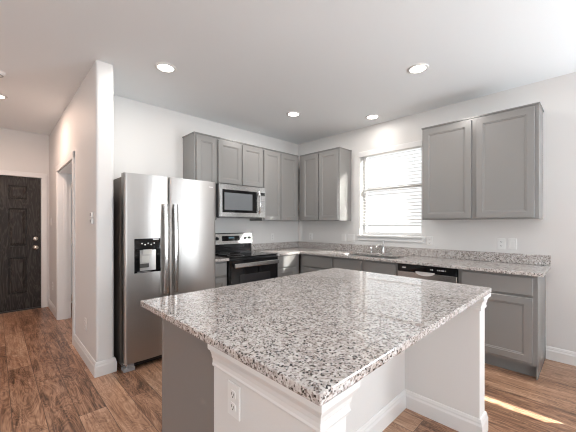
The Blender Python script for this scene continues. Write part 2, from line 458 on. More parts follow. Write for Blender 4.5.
casing_y(t, FX0 + 0.012, FX1 - 0.012, FZ - 0.012, 2.42, 1)
t.box(FX0, FX0 + 0.02, 2.42, 2.54, 0, FZ).box(FX1 - 0.016, FX1, 2.42, 2.54, 0, FZ).box(FX0, FX1, 2.42, 2.54, FZ - 0.012, FZ)
struct(t.build('trim_1', M_trim))
struct(MB().box(FX0, FX1, 2.425, 2.54, 0.0, 0.018).build('trim_2', M_dark))
# side-room doorway: casing, jamb, opened white door
t = MB()
for (p, q) in ((DY0 - CW, DY0 + 0.004), (DY1 - 0.004, DY1 + CW)):
    t.prism([(-3.25, p), (-3.262, p), (-3.268, p + 0.01), (-3.268, q - 0.01), (-3.260, q), (-3.25, q)], 'z', 0, DZ + CW)
t.box(-3.2682, -3.25, DY0 - CW, DY1 + CW, DZ - 0.004, DZ + CW, 0.004)
t.box(-3.25, -3.11, DY0, DY0 + 0.018, 0, DZ).box(-3.25, -3.11, DY1 - 0.018, DY1, 0, DZ).box(-3.25, -3.11, DY0, DY1, DZ - 0.018, DZ)
t.box(-3.19, -3.15, DY1 - 0.030, DY1 - 0.018, 0, DZ - 0.018)
struct(t.build('trim_3', M_trim))
d2 = MB()
d2.box(-3.095, -2.24, DY1 - 0.060, DY1 - 0.025, 0.012, 2.02, 0.002)
for (x0, x1) in ((-2.97, -2.71), (-2.63, -2.37)):
    for (z0, z1) in ((0.24, 0.80), (0.95, 1.55), (1.68, 1.89)):
        y = DY1 - 0.060
        R = lambda q, yy: (x0 + q, x1 - q, z0 + q, z1 - q, yy)
        d2.rings([R(0, y - 0.0005), R(0.012, y - 0.006), R(0.04, y - 0.006), R(0.055, y - 0.002)])
o = struct(d2.build('door_2', M_trim, origin=(-3.095, DY1 - 0.04, 0.012)))
for z in (0.25, 1.05, 1.80):
    lab(rel(MB().cyl((-3.103, DY1 - 0.064, z), (-3.103, DY1 - 0.064, z + 0.09), 0.007, 12).box(-3.112, -3.094, DY1 - 0.064, DY1 - 0.062, z, z + 0.09), 'hinge', M_nickel, o), 'nickel hinge')

# windows
def window(name, y0, y1, Z0):
    f = MB(); a, c = 0.095, 0.150
    fw = 0.045
    f.box(a, c, y0, y0 + fw, Z0, WZ1, 0.003).box(a, c, y1 - fw, y1, Z0, WZ1, 0.003)
    f.box(a, c, y0 + fw, y1 - fw, Z0, Z0 + fw, 0.003).box(a, c, y0 + fw, y1 - fw, WZ1 - fw, WZ1, 0.003)
    zm = 1.835
    f.box(a + 0.005, c - 0.005, y0 + fw, y1 - fw, zm - 0.02, zm + 0.02, 0.003)
    o = struct(f.build(name, M_trim, origin=(0.12, (y0 + y1) / 2, Z0)))
    p = MB().box(0.120, 0.124, y0 + fw, y1 - fw, Z0 + fw, zm - 0.02).box(0.120, 0.124, y0 + fw, y1 - fw, zm + 0.02, WZ1 - fw)
    lab(rel(p, 'pane', M_glass, o), 'clear glass pane')
    st = MB().box(-0.0005, 0.094, y0 + 0.001, y1 - 0.001, Z0 - 0.02, Z0 + 0.003).box(-0.034, -0.0005, y0 - 0.035, y1 + 0.03, Z0 - 0.022, Z0 + 0.003, 0.003)
    st.box(-0.016, -0.0005, y0 - 0.02, y1 + 0.018, Z0 - 0.075, Z0 - 0.022, 0.003)
    rel(st, 'window_sill', M_trim, o)
    return o
window('window_1', WY0, WY1, WZ0)
window('window_2', LY0, LY1, LZ0)
window('added_window_5', QY0, QY1, LZ0)  # unseen window, added behind the widened right-hand lamp
def big_window(name, horizontal, a0, a1, pos):
    f = MB(); n = 3; z0, z1 = 0.5, 2.4
    B = (lambda u0, u1, zz0, zz1, dd: f.box(u0, u1, pos - dd, pos + dd, zz0, zz1)) if horizontal else (lambda u0, u1, zz0, zz1, dd: f.box(pos - dd, pos + dd, u0, u1, zz0, zz1))
    for k in range(n + 1):
        u = a0 + (a1 - a0) * k / n
        B(max(a0, u - 0.03), min(a1, u + 0.03), z0, z1, 0.03)
    B(a0, a1, z0, z0 + 0.05, 0.028); B(a0, a1, z1 - 0.05, z1, 0.028); B(a0, a1, 1.43, 1.47, 0.026)
    o = struct(f.build(name, M_trim))
    g = MB()
    if horizontal: g.box(a0, a1, pos - 0.002, pos + 0.002, z0, z1)
    else: g.box(pos - 0.002, pos + 0.002, a0, a1, z0, z1)
    g.build('pane', M_glass, o)
big_window('added_window_3', True, -5.8, -2.8, -7.53)  # unseen, added with the next one as openings for fill light
big_window('added_window_4', False, -6.0, -2.4, -8.03)

# ------------------------------------------------------------------ blinds
def blind(label, y0, y1, zbot, tilt):
    t = thing('window_blind', label, 'blind', (0.045, (y0 + y1) / 2, zbot))
    org = Vector(t.location)
    P = lambda mb, n, m: mb.build(n, m, t, loc=tuple(-org))
    v = MB().box(-0.014, 0.004, y0 - 0.004, y1 + 0.014, 2.312, 2.385, 0.004)
    P(v, 'valance', M_trim)
    P(MB().box(0.018, 0.070, y0 + 0.006, y1 - 0.006, 2.325, 2.368, 0.002), 'headrail', M_trim)
    s = MB(); tilt = math.radians(tilt); hw = 0.025; z = zbot + 0.045
    while z < 2.315:
        cx, cz = 0.045, z
        pr = []
        for k in range(5):
            q = -1 + k / 2
            pr.append((cx + hw * q * math.cos(tilt), cz + hw * q * math.sin(tilt) + 0.0025 * (1 - q * q)))
        pr += [(x, zz - 0.0028) for x, zz in pr[::-1]]
        s.prism(pr, 'y', y0 + 0.012, y1 - 0.012); z += 0.045
    P(s, 'slats', M_blind)
    P(MB().box(0.022, 0.070, y0 + 0.012, y1 - 0.012, zbot, zbot + 0.018, 0.003), 'bottom_rail', M_trim)
    c = MB()
    for u in (0.14, 0.5, 0.86):
        yy = y0 + (y1 - y0) * u
        for x in (0.0185, 0.0715): c.cyl((x, yy, zbot + 0.01), (x, yy, 2.33), 0.0012, 6)
    P(c, 'ladder_cord', M_plate)
    P(MB().cyl((0.012, y1 - 0.075, 1.84), (0.012, y1 - 0.075, 2.31), 0.0045, 8).cyl((0.012, y1 - 0.075, 1.78), (0.012, y1 - 0.075, 1.84), 0.007, 8), 'tilt_wand', M_plate)
blind('white slatted window blind hanging in the window above the kitchen sink', WY0, WY1, 1.295, 13)
blind('white closed blind in the living room window nearest the kitchen', LY0, LY1, 1.096, -74)
blind('white closed blind in the added unseen living room window farthest from the kitchen', QY0, QY1, 0.975, -74)

# ------------------------------------------------------------------ cabinets
def face_gap(*a): pass
def upper(label, loc, rot, wd, hh, doors, D=0.305, ends=(), group=None):
    t = thing('wall_cabinet', label, 'cabinet', loc, rot, group)
    MB().box(0, wd, -D + 0.018, -0.0, 0, hh, 0.001).build('carcass', M_cab, t)
    MB().grid([0] + [q for d in doors for q in (d[0] + 0.03, d[1] - 0.03)] + [wd], [0, 0.035, hh - 0.035, hh],
              lambda x, z: not any(d[0] + 0.03 < x < d[1] - 0.03 and 0.035 < z < hh - 0.035 for d in doors), 'y', -D, -D + 0.018).build('face_frame', M_cab, t)
    for (x0, x1) in doors:
        MB().shaker(x0, x1, 0.012, hh - 0.022, -D - 0.001, -D - 0.023).build('door', M_cab, t)
    MB().box(-0.001 if 'l' not in ends else -0.008, wd + (0.008 if 'r' in ends else 0.001), -D - 0.012, 0, hh, hh + 0.014, 0.002).build('top_moulding', M_cab, t)
    return t
Zu, Hu = 1.372, 1.055
upper('tall grey wall cabinet with one door, between refrigerator and microwave', (-2.150, 0, Zu), 0, 0.305, Hu, [(0.022, 0.297)], ends=('l',))
upper('short two-door grey wall cabinet directly above the microwave', (-1.843, 0, 1.842), 0, 0.756, Hu - 0.47, [(0.018, 0.380), (0.393, 0.748)])
upper('two-door grey wall cabinet between the microwave and the back corner', (-1.085, 0, Zu), 0, 0.760, Hu, [(0.022, 0.348), (0.362, 0.715)])
upper('two-door grey wall cabinet left of the sink window, with sun stripes on its side', (0, -0.33, Zu), RW, 0.783, Hu, [(0.065, 0.398), (0.416, 0.768)], ends=('r',))
upper('wide two-door grey wall cabinet right of the sink window', (0, -2.290, Zu), RW, 1.050, Hu, [(0.014, 0.508), (0.550, 1.020)], ends=('l', 'r'))

def base(label, loc, rot, wd, fronts, D=0.60, group=None, open_top=False, left_panel=False, right_panel=False):
    t = thing('base_cabinet', label, 'cabinet', loc, rot, group)
    hh = 0.883
    if open_top:      # sink base: floor, sides and back only
        m = MB().box(0, 0.018, -D + 0.018, 0, 0.105, hh).box(wd - 0.018, wd, -D + 0.018, 0, 0.105, hh).box(0.018, wd - 0.018, -0.01, 0, 0.105, hh).box(0.018, wd - 0.018, -D + 0.018, -0.01, 0.105, 0.123)
        m.build('carcass', M_cab, t)
    else:
        MB().box(0, wd, -D + 0.018, 0, 0.105, hh, 0.001).build('carcass', M_cab, t)
    MB().grid(sorted({0, wd} | {q for f in fronts for q in (f[0] + 0.025, f[1] - 0.025)}), sorted({0.105, hh} | {q for f in fronts for q in (f[2] + 0.02, f[3] - 0.02)}),
              lambda x, z: not any(f[0] + 0.025 < x < f[1] - 0.025 and f[2] + 0.02 < z < f[3] - 0.02 for f in fronts), 'y', -D, -D + 0.018).build('face_frame', M_cab, t)
    MB().box(0.0, wd, -D + 0.055, -D + 0.075, 0.0, 0.104).box(0, 0.02, -D + 0.075, 0, 0, 0.104).box(wd - 0.02, wd, -D + 0.075, 0, 0, 0.104).build('toe_kick', M_kick, t)
    for (x0, x1, z0, z1, k) in fronts:
        if k == 'door': MB().shaker(x0, x1, z0, z1, -D - 0.001, -D - 0.023).build('door', M_cab, t)
        else:
            y = -D - 0.020; R = lambda q, yy: (x0 + q, x1 - q, z0 + q, z1 - q, yy)
            MB().rings([R(0, -D - 0.001), R(0, y + 0.004), R(0.004, y)]).build('drawer_front', M_cab, t)
    if right_panel: MB().box(wd + 0.0005, wd + 0.012, -D + 0.002, 0, 0.0, hh, 0.001).build('end_panel', M_cab, t)
    return t
DZ0, DZ1, OZ0, OZ1 = 0.708, 0.862, 0.135, 0.688
base('narrow grey base cabinet between refrigerator and range', (-2.130, 0, 0), 0, 0.250, [(0.02, 0.238, DZ0, DZ1, 'd'), (0.02, 0.238, OZ0, OZ1, 'door')])
base('grey base cabinet with sun stripes, right of the range', (-1.098, 0, 0), 0, 0.476, [(0.026, 0.386, DZ0, DZ1, 'd'), (0.026, 0.386, OZ0, OZ1, 'door')])
base('grey corner base cabinet with drawer, left of the sink cabinet', (0, -0.622, 0), RW, 0.605, [(0.045, 0.590, DZ0, DZ1, 'd'), (0.045, 0.590, OZ0, OZ1, 'door')])
base('wide grey sink base cabinet under the window, left of the dishwasher', (0, -1.229, 0), RW, 0.902, [(0.018, 0.440, DZ0, DZ1, 'd'), (0.475, 0.885, DZ0, DZ1, 'd'), (0.018, 0.440, OZ0, OZ1, 'door'), (0.475, 0.885, OZ0, OZ1, 'door')], open_top=True)
base('grey base cabinet at the open end of the window wall, right of the dishwasher', (0, -2.757, 0), RW, 0.594, [(0.028, 0.575, DZ0, DZ1, 'd'), (0.028, 0.575, OZ0, OZ1, 'door')], right_panel=True)

# ------------------------------------------------------------------ worktops
CT0, CT1, CD = 0.884, 0.915, 0.648
SX0, SX1, SY0, SY1 = -0.545, -0.150, -2.070, -1.290        # sink cut-out
def top_bevel(e): return True
def inL(x, y):
    if SX0 < x < SX1 and SY0 < y < SY1: return False
    return (y > -CD and x > -1.099) or x > -CD
ct = MB().grid([-1.099, -CD, SX0, SX1, 0.0], [-3.402, SY0, SY1, -CD, 0.0], inL, 'z', CT0, CT1, 0.003).build('corner_worktop', M_gran, origin=(-0.3, -0.3, CT0))
tag(ct, 'speckled granite L-shaped worktop along the window wall, with sink', 'countertop')
o3 = Vector(ct.location)
def relw(mb, n, m, par): return mb.build(n, m, par, loc=tuple(-Vector(par.location)))
relw(MB().box(-1.099, -0.020, -0.020, -0.0005, CT1 + 0.0005, 1.017, 0.002).box(-0.020, -0.0005, -3.402, -0.0005, CT1 + 0.0005, 1.017, 0.002), 'backsplash', M_gran, ct)
ct2 = MB().box(-2.138, -1.876, -CD, 0, CT0, CT1, 0.003).build('worktop', M_gran, origin=(-2.0, -0.3, CT0))
tag(ct2, 'short granite worktop between refrigerator and range', 'countertop')
relw(MB().box(-2.138, -1.876, -0.020, -0.0005, CT1 + 0.0005, 1.017, 0.002), 'backsplash', M_gran, ct2)

# sink and faucet
s = MB()
b0 = 0.705
s.rings([])if False else None
def basin(mb, x0, x1, y0, y1, zt, zb):
    def ring(i, z): return [(x0 + i, y0 + i, z), (x1 - i, y0 + i, z), (x1 - i, y1 - i, z), (x0 + i, y1 - i, z)]
    rs = [ring(-0.014, zt), ring(0, zt), ring(0.004, zt - 0.05), ring(0.012, zb + 0.02), ring(0.035, zb), ring(0.12, zb - 0.004)]
    rs = rs + [ring(0.035, zb - 0.008), ring(0.008, zb + 0.018), ring(-0.003, zt - 0.05), ring(-0.014, zt - 0.003)]
    vs = [v for r in rs for v in r]; n = len(rs)
    fs = []
    for i in range(n):
        if i == 5:
            fs.append([i * 4 + k for k in range(4)]); fs.append([(i + 1) * 4 + k for k in range(4)][::-1]); continue
        j = (i + 1) % n
        for k in range(4): fs.append([i * 4 + k, i * 4 + (k + 1) % 4, j * 4 + (k + 1) % 4, j * 4 + k])
    mb.add(vs, fs)
ym = (SY0 + SY1) / 2
basin(s, SX0 + 0.003, SX1 - 0.003, SY0 + 0.003, ym - 0.015, 0.880, b0); basin(s, SX0 + 0.003, SX1 - 0.003, ym + 0.015, SY1 - 0.003, 0.880, b0)
sk = s.build('kitchen_sink', M_sink, origin=(-0.35, ym, b0))
tag(sk, 'stainless double-bowl undermount sink set in the worktop below the window', 'sink')
for yy in ((SY0 + ym) / 2, (SY1 + ym) / 2):
    relw(MB().lathe((-0.35, yy, b0 - 0.003), [(0.045, 0.0), (0.045, 0.004), (0.036, 0.004), (0.030, 0.0005), (0.0, 0.0005)], 24), 'drain', M_chrome, sk)
fc = thing('faucet', 'low chrome faucet with lever behind the kitchen sink', 'faucet', (-0.088, -1.680, CT1 + 0.001))
MB().lathe((0, 0, 0), [(0, 0), (0.030, 0), (0.030, 0.006), (0.024, 0.014), (0.022, 0.05), (0.022, 0.085), (0.019, 0.10), (0, 0.104)], 24).box(-0.028, 0.028, -0.10, 0.10, 0, 0.008, 0.004).build('faucet_body', M_chrome, fc)
MB().tube([(0, 0, 0.07), (-0.03, 0, 0.098), (-0.08, 0, 0.122), (-0.13, 0, 0.122), (-0.17, 0, 0.105), (-0.185, 0, 0.085)], [0.016, 0.015, 0.014, 0.013, 0.013, 0.013], 14).build('spout', M_chrome, fc)
MB().tube([(0, 0, 0.10), (0.005, 0, 0.122), (0.014, 0, 0.150), (0.020, 0, 0.182)], [0.014, 0.010, 0.007, 0.008], 10).build('lever', M_chrome, fc)
# side spray in its holder
sp = thing('side_sprayer', 'small chrome side sprayer left of the faucet', 'sprayer', (-0.085, -1.50, CT1 + 0.001))
MB().lathe((0, 0, 0), [(0, 0), (0.022, 0), (0.022, 0.006), (0.016, 0.014), (0.016, 0.022), (0, 0.022)], 18).build('sprayer_holder', M_chrome, sp)
MB().lathe((0, 0, 0.022), [(0.010, 0), (0.014, 0.02), (0.017, 0.045), (0.014, 0.062), (0, 0.064)], 18).build('spray_head', M_chrome, sp)

# ------------------------------------------------------------------ refrigerator
rf = thing('refrigerator', 'stainless side-by-side refrigerator with dispenser, beside the partition wall', 'refrigerator', (-2.606, -0.40, 0))
F = lambda mb, n, m, par=rf: mb.build(n, m, par, loc=tuple(-Vector(rf.location)) if par is rf else (0, 0, 0))
fxl, fxm0, fxm1, fxr = -3.063, -2.664, -2.657, -2.148
F(MB().box(fxl + 0.006, fxr - 0.004, -0.715, -0.03, 0.03, 1.752, 0.004), 'body', M_fside)
def fdoor(x0, x1):
    pr = [(x0, -0.722), (x0, -0.786), (x0 + 0.006, -0.795), (x0 + 0.014, -0.799)]
    n = 10
    for k in range(n + 1):
        u = k / n; pr.append((x0 + 0.02 + (x1 - x0 - 0.04) * u, -0.800 - 0.008 * math.sin(PI * u)))
    pr += [(x1 - 0.014, -0.799), (x1 - 0.006, -0.795), (x1, -0.786), (x1, -0.722)]
    return pr
fd = F(MB().prism(fdoor(fxl, fxm0), 'z', 0.075, 1.778), 'freezer_door', M_steel)
rd = F(MB().prism(fdoor(fxm1, fxr), 'z', 0.075, 1.778), 'fridge_door', M_steel)
F(MB().box(fxl + 0.02, fxr - 0.02, -0.722, -0.715, 0.10, 1.75), 'door_gasket', M_black)
def handle(x):
    h = MB()
    pts = []
    z0, z1 = 0.66, 1.515
    n = 14
    for k in range(n + 1):
        u = k / n; z = z0 + (z1 - z0) * u
        pts.append((x, -0.838 - 0.016 * math.sin(PI * u), z))
    # flat bar section swept along the bow
    vs = []; fs = []
    for (px, py, pz) in pts:
        vs += [(px - 0.019, py + 0.012, pz), (px - 0.018, py - 0.008, pz), (px, py - 0.014, pz), (px + 0.018, py - 0.008, pz), (px + 0.019, py + 0.012, pz)]
    for k in range(n):
        for j in range(5): fs.append([k * 5 + j, k * 5 + (j + 1) % 5, k * 5 + 5 + (j + 1) % 5, k * 5 + 5 + j])
    fs += [[4, 3, 2, 1, 0], [n * 5 + j for j in range(5)]]
    h.add(vs, fs)
    for z in (z0 + 0.002, z1 - 0.042): h.box(x - 0.013, x + 0.013, -0.838, -0.795, z, z + 0.04, 0.003)
    return h
lab(F(handle(-2.705), 'handle', M_handle), 'bowed polished handle'); lab(F(handle(-2.612), 'handle', M_handle), 'bowed polished handle')
# dispenser set in the freezer door
dx0, dx1, dz0, dz1 = -2.982, -2.752, 0.878, 1.189
q = MB().box(dx0, dx1, -0.818, -0.802, dz1 - 0.105, dz1, 0.004)
q.box(dx0, dx0 + 0.022, -0.818, -0.802, dz0, dz1 - 0.105).box(dx1 - 0.022, dx1, -0.818, -0.802, dz0, dz1 - 0.105).box(dx0, dx1, -0.818, -0.802, dz0, dz0 + 0.018, 0.002)
q.box(dx0 + 0.02, dx1 - 0.02, -0.8065, -0.803, dz0 + 0.01, dz1 - 0.1)
dp = F(q, 'dispenser', M_bglass)
D2 = lambda mb, n, m: mb.build(n, m, dp)
c = MB()
for k in range(5):
    x = dx0 + 0.062 + k * 0.027; z = dz1 - 0.052 + (0.008 if k % 2 == 0 else -0.004)
    c.lathe((x, -0.8185, z), [(0, -0.0005), (0.0065, -0.0005), (0.0065, 0.0005)], 12, 'y')
D2(c, 'button', M_icon)
D2(MB().box(dx1 - 0.07, dx1 - 0.018, -0.8195, -0.818, dz1 - 0.014, dz1 - 0.004), 'badge', M_icon)
lab(D2(MB().box(dx0 + 0.072, dx0 + 0.150, -0.820, -0.8185, dz1 - 0.143, dz1 - 0.100), 'sticker', M_sticker), 'white paper sticker')
lab(D2(MB().box(dx0 + 0.064, dx0 + 0.130, -0.809, -0.8068, dz1 - 0.218, dz1 - 0.160), 'sticker', M_sticker), 'white paper sticker')
D2(MB().box(dx0 + 0.045, dx0 + 0.125, -0.816, -0.8068, dz0 + 0.045, dz0 + 0.082, 0.003), 'paddle', M_dark)
lab(D2(MB().box(dx0 + 0.02, dx1 - 0.09, -0.8205, -0.8181, dz0 + 0.006, dz0 + 0.013), 'drip_tray_rim', M_steel2), 'bright rim')
lab(MB().box(-2.235, -2.188, -0.8068, -0.8045, 1.716, 1.724).build('badge', M_icon, rd, loc=(0, 0, 0)), 'small pale badge')
g = MB().box(fxl + 0.10, fxr - 0.02, -0.735, -0.715, 0.012, 0.070, 0.002)
for k in range(3): g.box(fxl + 0.11, fxr - 0.03, -0.741, -0.735, 0.022 + k * 0.016, 0.030 + k * 0.016)
F(g, 'toe_grille', M_black)
for x in (fxl + 0.002, fxr - 0.094):
    F(MB().box(x, x + 0.092, -0.782, -0.700, 0.0, 0.032, 0.003).box(x + 0.03, x + 0.088, -0.775, -0.72, 0.032, 0.062, 0.003), 'foot_bracket', M_button)
    F(MB().cyl((x + 0.03, -0.755, 0.03), (x + 0.03, -0.755, 0.075), 0.012, 14), 'hinge_pin', M_steel2)
for x in (fxl + 0.02, fxr - 0.11):
    F(MB().box(x, x + 0.09, -0.77, -0.65, 1.753, 1.776, 0.004), 'hinge_cover', M_dark)

# ------------------------------------------------------------------ range
rg = thing('range', 'stainless and black electric range under the microwave', 'stove', (-1.488, -0.33, 0))
gx0, gx1 = -1.872, -1.104
G = lambda mb, n, m, par=rg: mb.build(n, m, par, loc=tuple(-Vector(rg.location)) if par is rg else (0, 0, 0))
G(MB().box(gx0 + 0.003, gx1 - 0.003, -0.640, -0.03, 0.03, 0.905, 0.002), 'body', M_black)
for x in (gx0 + 0.04, gx1 - 0.07):
    for y in (-0.60, -0.10): G(MB().cyl((x + 0.015, y, 0), (x + 0.015, y, 0.032), 0.018, 14), 'leg', M_black)
ck = G(MB().box(gx0, gx1, -0.660, -0.085, 0.906, 0.922, 0.004, 2), 'cooktop', M_bglass)
for (x, y, r) in ((-1.68, -0.50, 0.105), (-1.29, -0.50, 0.085), (-1.68, -0.23, 0.075), (-1.29, -0.23, 0.105)):
    lab(MB().lathe((x, y, 0.9222), [(r - 0.004, 0), (r - 0.003, 0.0004), (r, 0.0004), (r + 0.001, 0)], 40).build('burner_ring', M_button, ck), 'grey printed burner ring')
bgp = [(-0.03, 0.922), (-0.085, 0.922), (-0.085, 1.035), (-0.070, 1.050), (-0.052, 1.185), (-0.044, 1.195), (-0.03, 1.195)]
G(MB().prism([(-0.03, 0.923), (-0.083, 0.923), (-0.080, 1.040), (-0.03, 1.040)], 'x', gx0 + 0.006, gx1 - 0.006), 'back_vent', M_bglass)
bk = G(MB().prism([(-0.02, 1.041), (-0.092, 1.041), (-0.090, 1.060), (-0.066, 1.185), (-0.056, 1.195), (-0.02, 1.195)], 'x', gx0, gx1), 'backguard', M_steel2)
def onbg(z): return -0.090 + (z - 1.06) / 0.125 * 0.024
MB().prism([(onbg(1.085) - 0.002, 1.085), (onbg(1.155) - 0.002, 1.155), (onbg(1.155) + 0.004, 1.155), (onbg(1.085) + 0.004, 1.085)], 'x', -1.62, -1.325).build('display_panel', M_bglass, bk)
lab(MB().prism([(onbg(1.118) - 0.0026, 1.118), (onbg(1.140) - 0.0026, 1.140), (onbg(1.140) - 0.001, 1.140), (onbg(1.118) - 0.001, 1.118)], 'x', -1.51, -1.42).build('clock_display', M_disp, bk), 'dim lit clock')
for x in (-1.775, -1.70, -1.225, -1.152):
    y = onbg(1.12)
    MB().lathe((x, y, 1.12), [(0, -0.030), (0.016, -0.029), (0.020, -0.022), (0.021, 0.0), (0.026, 0.003)], 20, 'y').box(x - 0.003, x + 0.003, y - 0.032, y - 0.02, 1.104, 1.136, 0.001).build('knob', M_black, bk)
od = G(MB().box(gx0 + 0.004, gx1 - 0.004, -0.668, -0.641, 0.225, 0.890, 0.004), 'oven_door', M_bglass)
lab(MB().box(gx0 + 0.01, gx1 - 0.01, -0.6715, -0.668, 0.802, 0.884, 0.001).build('door_top_band', M_bglass, od), 'black band')
wmat = mat('oven_window_glass', (0.022, 0.022, 0.024), 0.05, spec=0.5)
MB().rings([(gx0 + 0.14, gx1 - 0.14, 0.36, 0.70, -0.668), (gx0 + 0.143, gx1 - 0.143, 0.363, 0.697, -0.6695)]).build('oven_window', wmat, od)
h = MB().box(gx0 + 0.03, gx1 - 0.03, -0.722, -0.700, 0.795, 0.848, 0.008, 2)
for x in (gx0 + 0.05, gx1 - 0.08): h.box(x, x + 0.03, -0.702, -0.668, 0.808, 0.838, 0.003)
lab(h.build('oven_handle', M_steel2, od), 'wide steel handle')
dw = G(MB().box(gx0 + 0.004, gx1 - 0.004, -0.668, -0.641, 0.060, 0.215, 0.004), 'storage_drawer', M_steel2)

# ------------------------------------------------------------------ microwave
mw = thing('microwave', 'stainless over-the-range microwave under the short wall cabinet', 'microwave', (-1.483, -0.2, 1.410))
mx0, mx1, mz0, mz1 = -1.862, -1.102, 1.412, 1.838
K = lambda mb, n, m: mb.build(n, m, mw, loc=tuple(-Vector(mw.location)))
K(MB().box(mx0, mx1, -0.375, -0.005, mz0, mz1, 0.002), 'body', M_black)
for x in (mx0 + 0.08, mx1 - 0.30): K(MB().box(x, x + 0.22, -0.30, -0.12, mz0 - 0.006, mz0), 'grease_filter', M_button)
xw = -1.205
dd = K(MB().box(mx0 + 0.001, xw, -0.402, -0.377, mz0 + 0.002, mz1 - 0.002, 0.004), 'door', M_steel2)
MB().rings([(mx0 + 0.045, -1.262, mz0 + 0.060, mz1 - 0.070, -0.4015), (mx0 + 0.047, -1.264, mz0 + 0.062, mz1 - 0.072, -0.404)]).build('door_window', M_bglass, dd)
wm2 = mat('microwave_screen', (0.16, 0.17, 0.18), 0.06, spec=0.8)
MB().rings([(mx0 + 0.075, -1.340, mz0 + 0.095, mz1 - 0.110, -0.4038), (mx0 + 0.076, -1.341, mz0 + 0.096, mz1 - 0.111, -0.4046)]).build('screen', wm2, dd)
n = 10; pts = []
for k in range(n + 1):
    u = k / n; pts.append((-1.232, -0.404 - 0.045 * math.sin(PI * u) ** 0.6, mz0 + 0.055 + (mz1 - mz0 - 0.115) * u))
lab(MB().tube(pts, 0.012, 12).build('door_handle', M_chrome, dd), 'bowed vertical handle')
cp = K(MB().box(xw + 0.002, mx1 - 0.001, -0.402, -0.377, mz0 + 0.002, mz1 - 0.002, 0.004), 'control_panel', M_steel2)
MB().box(xw + 0.014, mx1 - 0.014, -0.404, -0.4018, mz1 - 0.115, mz1 - 0.075, 0.0005).build('clock_display', M_bglass, cp)
kb = MB()
for i in range(3):
    for j in range(6): kb.box(xw + 0.018 + i * 0.023, xw + 0.034 + i * 0.023, -0.4035, -0.4018, mz1 - 0.155 - j * 0.034, mz1 - 0.135 - j * 0.034)
kb.build('keypad', M_button, cp)

# ------------------------------------------------------------------ dishwasher (built facing -y, turned onto the window wall)
dwr = thing('dishwasher', 'stainless dishwasher with black control strip, right of the sink', 'dishwasher', (0, -2.134, 0), RW)
ww = 0.618
MB().box(0.004, ww - 0.004, -0.585, -0.03, 0.10, 0.875, 0.002).build('tub', M_black, dwr)
MB().box(0.02, ww - 0.02, -0.545, -0.50, 0.0, 0.10, 0.002).build('toe_kick', M_black, dwr)
fp = MB().box(0.004, ww - 0.004, -0.622, -0.586, 0.105, 0.800, 0.005).build('door', M_steel2, dwr)
cpn = MB().box(0.004, ww - 0.004, -0.620, -0.586, 0.803, 0.876, 0.004).build('control_panel', M_bglass, dwr)
for x, wv in ((0.36, 0.006), (0.375, 0.014), (0.43, 0.006), (0.445, 0.012), (0.465, 0.008), (0.48, 0.014), (0.505, 0.006)):
    lab(MB().box(x, x + wv, -0.6206, -0.6198, 0.838, 0.850).build('control_mark', M_icon, cpn), 'small white printed mark')
lab(MB().box(0.06, 0.10, -0.6206, -0.6198, 0.836, 0.848).build('badge', M_icon, cpn), 'small white badge')
hp = MB()
n = 14; pr = []
for k in range(n + 1):
    u = k / n; pr.append((0.215 + 0.19 * u, 0.803 - 0.030 * math.sin(PI * u) ** 0.5))
hp.prism([(a, b) for a, b in pr] + [(0.405, 0.812), (0.215, 0.812)], 'y', -0.640, -0.620)
lab(hp.build('pocket_handle', M_silver, dwr), 'bright curved pocket handle')

# ------------------------------------------------------------------ island
isl = thing('kitchen_island', 'kitchen island with grey cabinet and white end walls under the granite top', 'island', (-2.45, -2.6, 0))
I = lambda mb, n, m: mb.build(n, m, isl, loc=tuple(-Vector(isl.location)))
ax0, ax1 = -3.224, -1.700
I(MB().box(ax0 + 0.015, ax1, -2.655, -2.06, 0.105, 0.882, 0.001), 'cabinet_body', M_cab)
I(MB().box(ax0, ax0 + 0.014, -2.688, -2.040, 0.0, 0.882, 0.001), 'end_panel', M_cab)
I(MB().box(ax0 + 0.014, ax1, -2.655, -2.12, 0.0, 0.104), 'toe_kick', M_kick)
I(MB().box(ax0 - 0.001, ax1, -2.059, -2.040, 0.105, 0.882, 0.001), 'face_frame', M_cab)
for k in range(3):
    x0 = ax0 + 0.02 + k * 0.5; x1 = x0 + 0.475
    m = MB(); y = -2.020
    # fronts face +y: built facing -y and mirrored
    s2 = MB().shaker(x0, x1, OZ0, OZ1, 2.039, 2.020); s2.v = [(a, -b2, c2) for a, b2, c2 in s2.v]
    I(s2, 'door', M_cab)
    s2 = MB().rings([(x0, x1, DZ0, DZ1, 2.039), (x0, x1, DZ0, DZ1, 2.024), (x0 + 0.004, x1 - 0.004, DZ0 + 0.004, DZ1 - 0.004, 2.020)]); s2.v = [(a, -b2, c2) for a, b2, c2 in s2.v]
    I(s2, 'drawer_front', M_cab)
# white wing walls and back wall
LX0, LX1, RX0, RX1, EY, KY = -3.287, -3.170, -1.752, -1.635, -3.205, -2.735
def corner(e):
    a, b2 = e.verts[0].co, e.verts[1].co
    return abs(a.z - b2.z) > 0.5 and a.y < EY + 0.01
I(MB().grid([LX0, LX1], [EY, -2.690], lambda x, y: True, 'z', 0.0, 0.882, 0.006, corner), 'end_wall', M_wall)
I(MB().grid([RX0, RX1], [EY, -2.657], lambda x, y: True, 'z', 0.0, 0.882, 0.006, corner), 'end_wall', M_wall)
I(MB().box(LX1 - 0.0005, RX0 + 0.0005, KY, -2.657, 0.0, 0.882), 'back_panel', M_wall)
CR = [(0.0, 0.790), (0.006, 0.790), (0.008, 0.797), (0.006, 0.804), (0.006, 0.818), (0.009, 0.822), (0.011, 0.836), (0.017, 0.850), (0.025, 0.858), (0.027, 0.864), (0.027, 0.882), (0.0, 0.882)]
wing_l = [(LX0, -2.690), (LX0, EY), (LX1, EY), (LX1, EY + 0.06)]
CRb = [(u - 0.0005 if u == 0 else u, z) for u, z in CR]
I(wrap(MB(), CR, wing_l), 'cap_moulding', M_trim)
